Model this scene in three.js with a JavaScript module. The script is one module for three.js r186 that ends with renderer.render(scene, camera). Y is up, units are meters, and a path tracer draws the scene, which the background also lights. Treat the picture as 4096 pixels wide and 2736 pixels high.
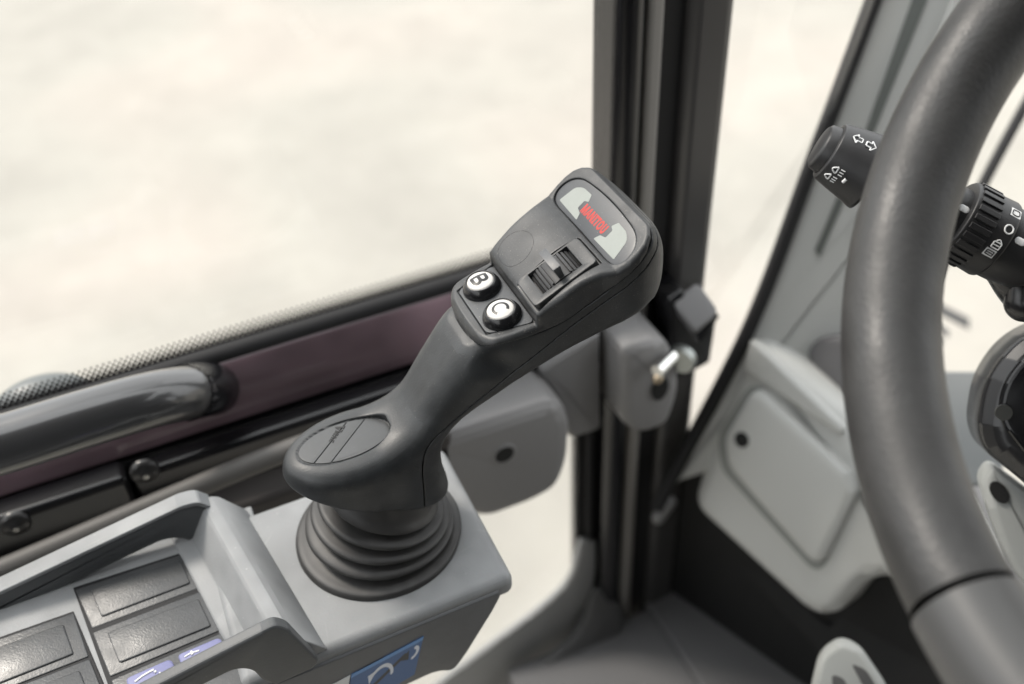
import * as THREE from 'three';
import { mergeGeometries, mergeVertices, toCreasedNormals } from 'three/addons/utils/BufferGeometryUtils.js';
import { RoundedBoxGeometry } from 'three/addons/geometries/RoundedBoxGeometry.js';
import { ImprovedNoise } from 'three/addons/math/ImprovedNoise.js';
import { FontLoader } from 'three/addons/loaders/FontLoader.js';
import { TextGeometry } from 'three/addons/geometries/TextGeometry.js';

const V = (x, y, z) => new THREE.Vector3(x, y, z), MM = 0.001;
const scene = new THREE.Scene();

// ---------------------------------------------------------------- camera
const CP = V(-0.04745, 0.36077, 0.29121);
const RT = V(0.9115, -0.04344, 0.409).normalize(), FW = V(0.28272, -0.65606, -0.69975).normalize(), UP = new THREE.Vector3().crossVectors(RT, FW).normalize();
const FPX = 995.5;
const camera = new THREE.PerspectiveCamera(2 * Math.atan(342 / FPX) * 180 / Math.PI, 1024 / 684, 0.02, 300);
camera.position.copy(CP);
camera.quaternion.setFromRotationMatrix(new THREE.Matrix4().makeBasis(RT, UP, FW.clone().negate()));
camera.focus = 0.392;
camera.userData.fStop = 5.2;
scene.add(camera);

// ---------------------------------------------------------------- sky, sun, exposure
{
  const w = 256, h = 128, data = new Float32Array(w * h * 4), n = new ImprovedNoise();
  for (let y = 0; y < h; y++) for (let x = 0; x < w; x++) {
    const el = (y + 0.5) / h * Math.PI - Math.PI / 2, az = (x + 0.5) / w * Math.PI * 2, s = Math.sin(el);   // v = 0 is straight down
    const d = V(Math.cos(az) * Math.cos(el), s, Math.sin(az) * Math.cos(el));
    const cloud = 1 + 0.14 * n.noise(d.x * 2.2 + 7, d.y * 3.1, d.z * 2.2) + 0.08 * n.noise(d.x * 5, d.y * 7 + 3, d.z * 5);
    const L = s > 0 ? (0.75 + 0.5 * s) * cloud : 0.35;
    const i = (y * w + x) * 4;
    data[i] = L * 0.97; data[i + 1] = L * 0.99; data[i + 2] = L; data[i + 3] = 1;
  }
  const sky = new THREE.DataTexture(data, w, h, THREE.RGBAFormat, THREE.FloatType);
  sky.mapping = THREE.EquirectangularReflectionMapping; sky.magFilter = THREE.LinearFilter; sky.needsUpdate = true;
  scene.background = sky; scene.environment = sky;
}
const sun = new THREE.DirectionalLight(0xfff6ea, 1.4);
sun.position.set(-1.6, 3.4, -2.2); sun.castShadow = true; sun.shadow.radius = 26; sun.shadow.mapSize.set(2048, 2048);
Object.assign(sun.shadow.camera, { left: -2, right: 2, top: 2, bottom: -2, near: 0.1, far: 12 });
scene.add(sun, sun.target);
const renderer = new THREE.WebGLRenderer({ antialias: true });
renderer.setSize(1024, 684);
renderer.toneMapping = THREE.LinearToneMapping;
renderer.toneMappingExposure = 2.4;
renderer.shadowMap.enabled = true;

// ---------------------------------------------------------------- measuring: a point of a 2347-wide frame met with a plane of the place
function ray(x, y) { const s = 1024 / 2347; return FW.clone().addScaledVector(RT, (x * s - 512) / FPX).addScaledVector(UP, -(y * s - 342) / FPX); }
function meet(x, y, n, p) { const d = ray(x, y); return CP.clone().addScaledVector(d, p.clone().sub(CP).dot(n) / d.dot(n)); }
const onZ = (x, y, z) => meet(x, y, V(0, 0, 1), V(0, 0, z)), onY = (x, y, h) => meet(x, y, V(0, 1, 0), V(0, h, 0)), deep = (x, y, d) => CP.clone().addScaledVector(ray(x, y), d);

// ---------------------------------------------------------------- names
const used = {};
function numbered(name) { const k = used[name] = (used[name] ?? -1) + 1; return k ? name + '_' + String(k).padStart(3, '0') : name; }
function thing(name, label, category, group) {
  const o = new THREE.Group(); o.name = numbered(name); o.userData = { label, category }; if (group) o.userData.group = group;
  scene.add(o); return o;
}
function part(parent, name, geo, mat, label) {
  const m = new THREE.Mesh(geo, mat); m.name = name; m.castShadow = m.receiveShadow = true; if (label) m.userData.label = label;
  parent.add(m); return m;
}

// ---------------------------------------------------------------- textures
let seed = 12345;
const rnd = () => { seed = (seed * 1664525 + 1013904223) >>> 0; return seed / 4294967296; };
function canvasTex(w, h, draw, srgb = true) {
  const c = document.createElement('canvas'); c.width = w; c.height = h; draw(c.getContext('2d'), w, h);
  const t = new THREE.CanvasTexture(c); if (srgb) t.colorSpace = THREE.SRGBColorSpace; t.wrapS = t.wrapT = THREE.RepeatWrapping; t.magFilter = THREE.LinearFilter; return t;
}
function noiseTex(size, fn, srgb = false) {
  const d = new Uint8Array(size * size * 4);
  for (let y = 0; y < size; y++) for (let x = 0; x < size; x++) { const v = fn(x, y), i = (y * size + x) * 4; if (Array.isArray(v)) { d[i] = v[0]; d[i + 1] = v[1]; d[i + 2] = v[2]; } else d[i] = d[i + 1] = d[i + 2] = v; d[i + 3] = 255; }
  const t = new THREE.DataTexture(d, size, size); t.wrapS = t.wrapT = THREE.RepeatWrapping; t.magFilter = THREE.LinearFilter; if (srgb) t.colorSpace = THREE.SRGBColorSpace; t.needsUpdate = true; return t;
}
const IN = new ImprovedNoise();
// tileable value noise
function lattice(n) { const a = new Float32Array(n * n); for (let i = 0; i < n * n; i++) a[i] = rnd(); return (x, y) => { const X = Math.floor(x), Y = Math.floor(y), fx = x - X, fy = y - Y, sx = fx * fx * (3 - 2 * fx), sy = fy * fy * (3 - 2 * fy), g = (i, j) => a[((j % n + n) % n) * n + (i % n + n) % n]; return (g(X, Y) * (1 - sx) + g(X + 1, Y) * sx) * (1 - sy) + (g(X, Y + 1) * (1 - sx) + g(X + 1, Y + 1) * sx) * sy; }; }
const L64 = lattice(64), L128 = lattice(128), L16 = lattice(16), L8 = lattice(8), L32 = lattice(32);
const clamp = (v, a = 0, b = 255) => Math.max(a, Math.min(b, v));
const grainTex = noiseTex(512, (x, y) => clamp(255 * (0.55 * L128(x / 4, y / 4) + 0.45 * L64(x / 8, y / 8))));
const leatherTex = noiseTex(512, (x, y) => { const a = L64(x / 8 + 1.5 * L32(x / 16, y / 16), y / 8), b = L16(x / 32, y / 32); return clamp(255 * (0.75 * Math.pow(Math.abs(2 * a - 1), 0.6) + 0.25 * b)); });
// dust lying on the plastic: base tint with pale specks
function dusty(r, g, b, specks, tone, cloudy, scratches = 0, fine = 0.6) {
  const S = 512, f = new Float32Array(S * S), put = (x, y, a) => { const i = ((y + S) % S) * S + (x + S) % S; f[i] = Math.min(1, f[i] + a); };
  for (let k = 0; k < specks; k++) { const x = Math.floor(rnd() * S), y = Math.floor(rnd() * S), a = Math.pow(rnd(), 3) * 0.9 + 0.12; put(x, y, a); if (rnd() < 0.3) { put(x + 1, y, a * 0.6); put(x, y + 1, a * 0.5); } }
  for (let k = 0; k < scratches; k++) { let x = rnd() * S, y = rnd() * S, t = rnd() * 6.28; const n = 6 + rnd() * 40, w = 0.1 + 0.35 * rnd() * rnd(); for (let i = 0; i < n; i++) { put(Math.floor(x), Math.floor(y), w * Math.sin(Math.PI * i / n)); x += Math.cos(t); y += Math.sin(t); t += (rnd() - 0.5) * 0.05; } }
  return noiseTex(S, (x, y) => { const a = f[y * S + x], c = 1 + cloudy * (L8(x / 64, y / 64) - 0.5) + cloudy * fine * (L32(x / 16, y / 16) - 0.5); return [0, 1, 2].map((i) => clamp(255 * Math.pow(clamp([r, g, b][i] * c * (1 - a) + tone[i] * a, 0, 1), 1 / 2.2))); }, true);
}
function scaled(t, s) { const c = t.clone(); c.repeat.set(s, s); c.needsUpdate = true; return c; }

// ---------------------------------------------------------------- materials
const smudge = noiseTex(256, (x, y) => clamp(150 + 105 * (0.6 * L8(x / 32, y / 32) + 0.4 * L16(x / 16, y / 16))));
const std = (o) => new THREE.MeshStandardMaterial(o), rgb = (r, g, b) => new THREE.Color().setRGB(r, g, b);
const M = {
  grip: std({ map: scaled(dusty(0.021, 0.023, 0.0245, 900, [0.16, 0.15, 0.13], 0.5, 14), 11), roughness: 0.56, roughnessMap: scaled(smudge, 14), bumpMap: scaled(grainTex, 26), bumpScale: 0.00005 }),
  head: std({ map: scaled(dusty(0.027, 0.0285, 0.03, 3000, [0.22, 0.2, 0.17], 0.5, 16), 11), roughness: 0.55, roughnessMap: scaled(smudge, 16), bumpMap: scaled(grainTex, 30), bumpScale: 0.00004 }),
  pad: std({ map: scaled(dusty(0.06, 0.063, 0.067, 2600, [0.28, 0.26, 0.2], 0.5), 11), roughness: 0.42 }),
  collar: std({ map: scaled(dusty(0.008, 0.008, 0.009, 2600, [0.16, 0.15, 0.13], 0.2), 11), roughness: 0.22 }),
  roller: std({ map: scaled(dusty(0.03, 0.03, 0.031, 1800, [0.2, 0.18, 0.14], 0.3), 24), roughness: 0.45 }),
  display: std({ map: scaled(dusty(0.045, 0.048, 0.053, 500, [0.4, 0.4, 0.38], 0.1), 22), roughness: 0.35 }),
  windowGrey: std({ map: scaled(dusty(0.25, 0.27, 0.25, 200, [0.7, 0.7, 0.66], 0.06), 22), roughness: 0.45 }),
  red: std({ color: rgb(0.42, 0.022, 0.015), roughness: 0.55 }),
  groove: std({ color: rgb(0.008, 0.008, 0.008), roughness: 0.9 }),
  rubber: std({ map: scaled(dusty(0.03, 0.029, 0.028, 500, [0.14, 0.13, 0.11], 0.7), 9), roughness: 0.5 }),
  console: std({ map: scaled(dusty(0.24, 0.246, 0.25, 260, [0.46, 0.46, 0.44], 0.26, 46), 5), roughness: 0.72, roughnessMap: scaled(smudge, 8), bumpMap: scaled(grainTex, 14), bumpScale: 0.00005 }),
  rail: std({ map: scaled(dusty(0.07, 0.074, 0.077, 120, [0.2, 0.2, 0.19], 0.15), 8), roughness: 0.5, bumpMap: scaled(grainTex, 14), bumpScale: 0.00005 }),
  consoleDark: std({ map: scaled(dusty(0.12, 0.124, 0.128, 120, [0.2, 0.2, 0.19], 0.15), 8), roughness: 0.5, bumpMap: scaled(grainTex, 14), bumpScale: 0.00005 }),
  key: std({ map: scaled(dusty(0.05, 0.052, 0.054, 300, [0.25, 0.24, 0.2], 0.2, 24), 10), roughness: 0.46, roughnessMap: scaled(smudge, 18), bumpMap: scaled(grainTex, 20), bumpScale: 0.00006 }),
  blueKey: std({ color: rgb(0.165, 0.17, 0.31), roughness: 0.5 }),
  white: std({ color: rgb(0.8, 0.8, 0.78), roughness: 0.5 }),
  frame: std({ color: rgb(0.006, 0.006, 0.007), roughness: 0.22, metalness: 0 }),
  frameReflectionTint: std({ map: scaled(dusty(0.125, 0.085, 0.098, 60, [0.3, 0.26, 0.26], 1.5, 12, 0.1), 3.1), roughness: 0.2, roughnessMap: scaled(smudge, 5) }),  // mauve reflections on the black rail are put into this colour
  post: std({ color: rgb(0.055, 0.053, 0.052), roughness: 0.25 }),
  seal: std({ color: rgb(0.006, 0.006, 0.007), roughness: 0.7 }),
  highlightGrey: std({ color: rgb(0.24, 0.23, 0.215), roughness: 0.6 }),
  card: std({ color: rgb(0.045, 0.04, 0.038), roughness: 0.7 }),
  handle: new THREE.MeshPhysicalMaterial({ color: rgb(0.035, 0.035, 0.036), roughness: 0.3, clearcoat: 1, clearcoatRoughness: 0.12 }),
  latch: std({ color: rgb(0.22, 0.217, 0.217), roughness: 0.5, bumpMap: scaled(grainTex, 14), bumpScale: 0.00008 }),
  latchLight: std({ color: rgb(0.2, 0.198, 0.2), roughness: 0.5 }),
  chrome: std({ color: rgb(0.7, 0.7, 0.68), roughness: 0.25, metalness: 1 }),
  brass: std({ color: rgb(0.42, 0.35, 0.26), roughness: 0.45, metalness: 1 }),
  trim: std({ color: rgb(0.5, 0.505, 0.485), roughness: 0.6, bumpMap: scaled(grainTex, 14), bumpScale: 0.00008 }),
  dark: std({ color: rgb(0.006, 0.006, 0.006), roughness: 0.8 }),
  mat: std({ color: rgb(0.12, 0.12, 0.123), roughness: 0.8 }),
  wheel: std({ map: scaled(dusty(0.026, 0.0255, 0.025, 100, [0.12, 0.12, 0.11], 0.35), 10), roughness: 0.6, roughnessMap: scaled(smudge, 6), bumpMap: scaled(leatherTex, 16), bumpScale: 0.00011 }),
  wheelSmooth: std({ color: rgb(0.06, 0.06, 0.06), roughness: 0.42 }),
  stalk: std({ color: rgb(0.02, 0.02, 0.021), roughness: 0.45, bumpMap: scaled(grainTex, 40), bumpScale: 0.00003 }),
  print: std({ color: rgb(0.75, 0.76, 0.76), roughness: 0.5 }),
  pod: std({ color: rgb(0.02, 0.02, 0.021), roughness: 0.25 }),
  glass: new THREE.MeshPhysicalMaterial({ color: 0xffffff, transmission: 1, thickness: 0, roughness: 0, ior: 1.45 }),
};

// ---------------------------------------------------------------- geometry helpers
// box-projected uv in metres on a triangle soup
function boxUV(g) {
  g = g.index ? g.toNonIndexed() : g;
  const p = g.attributes.position.array, n = p.length / 3, uv = new Float32Array(n * 2);
  for (let t = 0; t < n; t += 3) {
    const i = t * 3, ax = p[i + 3] - p[i], ay = p[i + 4] - p[i + 1], az = p[i + 5] - p[i + 2], bx = p[i + 6] - p[i], by = p[i + 7] - p[i + 1], bz = p[i + 8] - p[i + 2];
    const nx = Math.abs(ay * bz - az * by), ny = Math.abs(az * bx - ax * bz), nz = Math.abs(ax * by - ay * bx);
    const [a, b] = nx >= ny && nx >= nz ? [2, 1] : ny >= nz ? [0, 2] : [0, 1];
    for (let k = 0; k < 3; k++) { uv[(t + k) * 2] = p[i + k * 3 + a]; uv[(t + k) * 2 + 1] = p[i + k * 3 + b]; }
  }
  g.setAttribute('uv', new THREE.BufferAttribute(uv, 2)); return g;
}
const merge = (list) => mergeGeometries(list.map((g) => { g = g.index ? g.toNonIndexed() : g; for (const k of Object.keys(g.attributes)) if (!['position', 'normal', 'uv'].includes(k)) g.deleteAttribute(k); return g; }));
function rbox(x0, x1, y0, y1, z0, z1, r = 0.003, seg = 3) {
  const g = new RoundedBoxGeometry(x1 - x0, y1 - y0, z1 - z0, seg, Math.min(r, (x1 - x0) / 2.01, (y1 - y0) / 2.01, (z1 - z0) / 2.01));
  g.translate((x0 + x1) / 2, (y0 + y1) / 2, (z0 + z1) / 2); return boxUV(g);
}
// outline with rounded corners (pts: [x, y] or [x, y, r])
function outline(pts, r0 = 0, holes) {
  const s = new THREE.Shape(), n = pts.length;
  for (let i = 0; i < n; i++) {
    const p = pts[i], a = pts[(i + n - 1) % n], b = pts[(i + 1) % n], r = p[2] ?? r0;
    const la = Math.hypot(a[0] - p[0], a[1] - p[1]), lb = Math.hypot(b[0] - p[0], b[1] - p[1]), k = Math.min(r, la * 0.48, lb * 0.48);
    const P = [p[0] + (a[0] - p[0]) / la * k, p[1] + (a[1] - p[1]) / la * k], Q = [p[0] + (b[0] - p[0]) / lb * k, p[1] + (b[1] - p[1]) / lb * k];
    if (i) s.lineTo(...P); else s.moveTo(...P);
    if (k > 1e-9) s.quadraticCurveTo(p[0], p[1], ...Q);
  }
  s.closePath(); if (holes) for (const h of holes) s.holes.push(h); return s;
}
function smoothExtrude(shape, depth, bevel, seg = 3, curveSegments = 14) {
  const g = new THREE.ExtrudeGeometry(shape, { depth: Math.max(depth - 2 * bevel, 1e-5), bevelEnabled: bevel > 0, bevelSize: bevel, bevelThickness: bevel, bevelOffset: -bevel, bevelSegments: seg, curveSegments, steps: 1 });
  g.translate(0, 0, bevel); return toCreasedNormals(g, 0.7);
}
// a plate whose front face lies in the plane (p, n); its outline is measured in the frame; it goes `depth` back from the face
function plate(pts, n, p, depth, bevel = 0, r = 0, holes) {
  n = n.clone().normalize(); const u = new THREE.Vector3().crossVectors(V(0, 1, 0), n); if (u.length() < 0.1) u.set(1, 0, 0); u.normalize(); const v = new THREE.Vector3().crossVectors(n, u);
  const flat = (q) => q.map(([x, y, rr]) => { const w = meet(x, y, n, p).sub(p); return rr === undefined ? [w.dot(u), w.dot(v)] : [w.dot(u), w.dot(v), rr]; });
  const g = smoothExtrude(outline(flat(pts), r, holes && holes.map((h) => outline(flat(h), r))), depth, bevel);
  g.translate(0, 0, -depth); g.applyMatrix4(new THREE.Matrix4().makeBasis(u, v, n).setPosition(p)); return boxUV(g);
}
function tube(pts, r, seg = 40, rad = 12, closed = false) { return boxUV(new THREE.TubeGeometry(new THREE.CatmullRomCurve3(pts, closed), seg, r, rad, closed)); }
function between(g, a, b) {   // a shape along +y set on the line a -> b
  g.applyQuaternion(new THREE.Quaternion().setFromUnitVectors(V(0, 1, 0), b.clone().sub(a).normalize())); g.translate(a.x, a.y, a.z); return g;
}
const lathe = (pts, seg = 48) => new THREE.LatheGeometry(pts.map(([r, y]) => new THREE.Vector2(r, y)), seg);

// ---------------------------------------------------------------- solid modelling with distance fields (millimetres)
function spline2(pts, n, closed = true) { return new THREE.CatmullRomCurve3(pts.map(([x, y]) => V(x, y, 0)), closed, 'centripetal').getPoints(n).slice(0, closed ? -1 : undefined).map((p) => [p.x, p.y]); }
function polyDist(poly) {
  const n = poly.length;
  return (x, y) => {
    let d = 1e18, s = 1;
    for (let i = 0, j = n - 1; i < n; j = i++) {
      const [ax, ay] = poly[i], [bx, by] = poly[j], ex = bx - ax, ey = by - ay, wx = x - ax, wy = y - ay, t = Math.max(0, Math.min(1, (wx * ex + wy * ey) / (ex * ex + ey * ey)));
      const qx = wx - ex * t, qy = wy - ey * t; d = Math.min(d, qx * qx + qy * qy);
      const c1 = y >= ay, c2 = y < by, c3 = ex * wy > ey * wx; if ((c1 && c2 && c3) || (!c1 && !c2 && !c3)) s = -s;
    }
    return s * Math.sqrt(d);
  };
}
function field2(poly, cell = 0.35, margin = 9) {   // the distance to an outline, tabulated
  const f = polyDist(poly), xs = poly.map((p) => p[0]), ys = poly.map((p) => p[1]), x0 = Math.min(...xs) - margin, y0 = Math.min(...ys) - margin;
  const nx = Math.ceil((Math.max(...xs) + margin - x0) / cell) + 2, ny = Math.ceil((Math.max(...ys) + margin - y0) / cell) + 2, a = new Float32Array(nx * ny);
  for (let j = 0; j < ny; j++) for (let i = 0; i < nx; i++) a[j * nx + i] = f(x0 + i * cell, y0 + j * cell);
  return (x, y) => {
    let X = (x - x0) / cell, Y = (y - y0) / cell; const cx = Math.max(0, Math.min(nx - 1.001, X)), cy = Math.max(0, Math.min(ny - 1.001, Y)), i = Math.floor(cx), j = Math.floor(cy), fx = cx - i, fy = cy - j, k = j * nx + i;
    const d = (a[k] * (1 - fx) + a[k + 1] * fx) * (1 - fy) + (a[k + nx] * (1 - fx) + a[k + nx + 1] * fx) * fy;
    return d + (Math.abs(X - cx) + Math.abs(Y - cy)) * cell * 0.7;
  };
}
const comb = (a, b, r) => Math.min(Math.max(a + r, b + r), 0) + Math.hypot(Math.max(a + r, 0), Math.max(b + r, 0)) - r;
const smin = (a, b, k) => { const h = Math.max(k - Math.abs(a - b), 0) / k; return Math.min(a, b) - h * h * k / 4; };
const smax = (a, b, k) => -smin(-a, -b, k);
function gradAt(f, p, e) { const g = [f(p[0] + e, p[1], p[2]) - f(p[0] - e, p[1], p[2]), f(p[0], p[1] + e, p[2]) - f(p[0], p[1] - e, p[2]), f(p[0], p[1], p[2] + e) - f(p[0], p[1], p[2] - e)]; return g.map((v) => v / (2 * e)); }
function snap(f, p, steps = 6, along) { p = [...p]; for (let k = 0; k < steps; k++) { const d = f(...p), g = along ?? gradAt(f, p, 0.2), l = along ? 1 : g[0] * g[0] + g[1] * g[1] + g[2] * g[2] + 1e-9; for (let i = 0; i < 3; i++) p[i] -= d * g[i] / l; } return p; }
function solid(f, [x0, x1, y0, y1, z0, z1], h, eps = 0.35) {
  const B = 4, bx = Math.ceil((x1 - x0) / h / B), by = Math.ceil((y1 - y0) / h / B), bz = Math.ceil((z1 - z0) / h / B), nx = bx * B + 1, ny = by * B + 1, nz = bz * B + 1;
  const val = new Float32Array(nx * ny * nz).fill(NaN), id = new Map(), pos = [], nor = [], quads = [];
  const at = (i, j, k) => { const q = (k * ny + j) * nx + i; let v = val[q]; if (v !== v) v = val[q] = f(x0 + i * h, y0 + j * h, z0 + k * h); return v; };
  const cells = [];
  for (let K = 0; K < bz; K++) for (let J = 0; J < by; J++) for (let I = 0; I < bx; I++) {
    if (Math.abs(f(x0 + (I + 0.5) * B * h, y0 + (J + 0.5) * B * h, z0 + (K + 0.5) * B * h)) > B * h * 1.5) continue;
    for (let k = K * B; k < K * B + B; k++) for (let j = J * B; j < J * B + B; j++) for (let i = I * B; i < I * B + B; i++) {
      const c = [at(i, j, k), at(i + 1, j, k), at(i, j + 1, k), at(i + 1, j + 1, k), at(i, j, k + 1), at(i + 1, j, k + 1), at(i, j + 1, k + 1), at(i + 1, j + 1, k + 1)];
      let neg = 0; for (const v of c) if (v < 0) neg++;
      if (neg === 0 || neg === 8) continue;
      let sx = 0, sy = 0, sz = 0, n = 0;
      for (const [a, b] of EDGES) if ((c[a] < 0) !== (c[b] < 0)) { const t = c[a] / (c[a] - c[b]); sx += (a & 1) + t * ((b & 1) - (a & 1)); sy += ((a >> 1) & 1) + t * (((b >> 1) & 1) - ((a >> 1) & 1)); sz += (a >> 2) + t * ((b >> 2) - (a >> 2)); n++; }
      let p = [x0 + (i + sx / n) * h, y0 + (j + sy / n) * h, z0 + (k + sz / n) * h];
      const o = [...p];
      for (let s = 0; s < 3; s++) { const d = f(...p), g = gradAt(f, p, 0.12), l = g[0] * g[0] + g[1] * g[1] + g[2] * g[2] + 1e-9; for (let q = 0; q < 3; q++) p[q] -= d * g[q] / l; }
      for (let q = 0; q < 3; q++) p[q] = Math.max(o[q] - 0.7 * h, Math.min(o[q] + 0.7 * h, p[q]));
      const g = gradAt(f, p, eps), l = Math.hypot(...g) || 1;
      id.set((k * ny + j) * nx + i, pos.length / 3); pos.push(...p); nor.push(g[0] / l, g[1] / l, g[2] / l); cells.push([i, j, k]);
    }
  }
  const I = (i, j, k) => id.get((k * ny + j) * nx + i);
  const quad = (a, b, c, d, flip) => { if (a === undefined || b === undefined || c === undefined || d === undefined) return; if (flip) quads.push(a, c, b, a, d, c); else quads.push(a, b, c, a, c, d); };
  for (const [i, j, k] of cells) {
    const v = at(i, j, k) < 0;
    if (v !== at(i + 1, j, k) < 0) quad(I(i, j - 1, k - 1), I(i, j, k - 1), I(i, j, k), I(i, j - 1, k), !v);
    if (v !== at(i, j + 1, k) < 0) quad(I(i - 1, j, k - 1), I(i - 1, j, k), I(i, j, k), I(i, j, k - 1), !v);
    if (v !== at(i, j, k + 1) < 0) quad(I(i - 1, j - 1, k), I(i, j - 1, k), I(i, j, k), I(i - 1, j, k), !v);
  }
  const g = new THREE.BufferGeometry();
  g.setAttribute('position', new THREE.Float32BufferAttribute(pos, 3)); g.setAttribute('normal', new THREE.Float32BufferAttribute(nor, 3)); g.setIndex(quads);
  g.scale(MM, MM, MM); return boxUV(g);
}
const EDGES = [[0, 1], [2, 3], [4, 5], [6, 7], [0, 2], [1, 3], [4, 6], [5, 7], [0, 4], [1, 5], [2, 6], [3, 7]];

// ================================================================ ground
{
  const tex = noiseTex(1024, (x, y) => {
    const a = L16(x / 64, y / 64), b = L32(x / 32, y / 32), c = L64(x / 16, y / 16), d = L128(x / 8, y / 8), e = L8(x / 128, y / 128);
    const v = 0.289 + 0.02 * (a - 0.5) + 0.03 * (b - 0.5) + 0.015 * (c - 0.5) + 0.015 * (d - 0.5) + 0.05 * (e - 0.5) - 0.16 * Math.max(0, b * 0.6 + a * 0.4 - 0.8), pk = 0.06 * Math.max(0, e - 0.5);
    return [clamp(255 * Math.pow(v * (0.99 + pk), 1 / 2.2)), clamp(255 * Math.pow(v * (0.945 - pk * 0.4), 1 / 2.2)), clamp(255 * Math.pow(v * (0.84 - pk * 0.4), 1 / 2.2))];
  }, true);
  const g = new THREE.PlaneGeometry(240, 240, 1, 1); g.rotateX(-Math.PI / 2); g.translate(0, -1.3, 0);
  const p = g.attributes.position, uv = g.attributes.uv; for (let i = 0; i < p.count; i++) uv.setXY(i, p.getX(i) / 4.6 + 0.13, p.getZ(i) / 4.6);
  const m = new THREE.Mesh(g, std({ map: tex, roughness: 0.95 })); m.name = 'ground'; m.userData = { kind: 'structure' }; m.receiveShadow = true; scene.add(m);
}

// ================================================================ console with the switch panel
{
  const con = thing('armrest_console', 'grey plastic armrest console with switch panel, carrying the joystick boot', 'console');
  // cap under the boot
  part(con, 'top_cover', rbox(-0.075, 0.0455, -0.0125, 0, -0.0385, 0.0485, 0.0045, 4), M.console);
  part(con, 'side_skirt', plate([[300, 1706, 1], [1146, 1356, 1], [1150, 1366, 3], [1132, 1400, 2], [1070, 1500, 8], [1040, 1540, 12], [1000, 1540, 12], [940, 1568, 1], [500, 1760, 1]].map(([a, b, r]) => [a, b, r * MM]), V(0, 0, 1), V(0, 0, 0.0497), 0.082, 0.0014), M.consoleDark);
  // tray floor
  part(con, 'tray_floor', rbox(-0.42, -0.05, -0.0125, -0.0035, -0.046, 0.046, 0.001), M.console);
  // cross wall
  {
    const s = outline([[-0.024, -0.005], [-0.0225, -0.002], [-0.015, -0.0015], [-0.0065, 0.0138], [-0.0045, 0.0148], [-0.0005, 0.0148], [0.0025, 0.013], [0.0125, -0.002], [0.0125, -0.005]], 0.0012);
    const g = smoothExtrude(s, 0.09, 0.001); g.translate(-0.0605, 0, -0.043); const p = g.attributes.position; for (let i = 0; i < p.count; i++) { const z = p.getZ(i); p.setX(i, p.getX(i) + 0.16 * z + 1.4 * z * z); }
    g.computeVertexNormals(); part(con, 'cross_wall', boxUV(toCreasedNormals(g, 0.6)), M.console);
  }
  const R = (a) => a.map(([x, y, r]) => [x, y, r * MM]);
  // guard rails either side
  part(con, 'guard_rail', plate(R([[-200, 1452, 1], [0, 1362, 30], [415, 1166, 3], [452, 1156, 4], [482, 1166, 5], [552, 1222, 2], [540, 1250, 1], [470, 1275, 1], [452, 1268, 3], [432, 1236, 8], [380, 1236, 10], [150, 1345, 20], [-200, 1500, 1]]), V(0, 0, 1), V(0, 0, -0.0365), 0.0075, 0.0014), M.rail);
  part(con.children[con.children.length - 1], 'rail_lit_top', plate(R([[-200, 1446, 0], [0, 1356, 0], [415, 1160, 2], [452, 1150, 3], [486, 1162, 2], [484, 1169, 2], [452, 1159, 2], [415, 1168, 2], [0, 1365, 0], [-200, 1455, 0]]), V(0, 0, 1), V(0, 0, -0.0362), 0.0084, 0.0004), M.console);  // paler strip: the light on the rail top is put into its colour
  part(con, 'guard_rail', plate(R([[0, 1756, 1], [600, 1450, 4], [632, 1434, 3], [662, 1442, 4], [733, 1517, 2.2], [720, 1532, 1], [632, 1572, 1], [603, 1562, 3], [580, 1537, 5], [540, 1534, 6], [380, 1614, 12], [0, 1792, 1]]), V(0, 0, 1), V(0, 0, 0.0535), 0.0055, 0.0013), M.rail);
  // switch blanks
  const top = (x, y) => [x * 0.573 / 2.348, (2200 * 0.573) + y * 0.573 / 2.348], q = (a) => a.map(([x, y]) => top(x, y));
  const up = V(0, 1, 0);
  const blank = (outer, inner, h = 0) => {
    const m = part(con, 'switch_blank', plate(q(outer), up, V(0, -0.0028 + h, 0), 0.006, 0.0004, 0.0006), M.key);
    if (inner) part(m, 'raised_face', plate(q(inner), up, V(0, -0.002 + h, 0), 0.002, 0.0005, 0.0012), M.key);
    return m;
  };
  const recess = part(con, 'panel_frame', plate(q([[684, 352], [1772, 0], [2180, 800], [2450, 1350], [1120, 1560]]), up, V(0, -0.0033, 0), 0.004, 0.0003, 0.0005), M.seal);
  part(con, 'panel_frame', plate(q([[-300, 920], [690, 572], [1010, 1330], [1100, 1560], [-300, 1560]]), up, V(0, -0.0033, 0), 0.004, 0.0003, 0.0005), M.seal);
  blank([[708, 372], [1768, 22], [1908, 340], [864, 735]], [[850, 372], [1690, 80], [1785, 305], [950, 622]], -0.0002);
  blank([[868, 775], [1925, 372], [2108, 735], [1032, 1188]], [[1005, 772], [1862, 455], [1980, 708], [1117, 1056]]);
  const rocker = blank([[1042, 1222], [2118, 762], [2400, 1330], [1200, 1640]]);
  blank([[-300, 940], [690, 588], [830, 998], [-300, 1440]], [[-240, 990], [590, 690], [688, 970], [-180, 1316]]);
  blank([[-300, 1462], [840, 1022], [1040, 1520], [-300, 1800]], [[-200, 1500], [742, 1125], [900, 1520], [-200, 1900]]);
  const ka = part(rocker, 'rocker_key', plate(q([[1172, 1204], [1600, 1014], [1720, 1240], [1260, 1420]]), up, V(0, 0.0002, 0), 0.003, 0.0009, 0.0022), M.blueKey, 'violet blue rocker key with a white bar sign');
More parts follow.
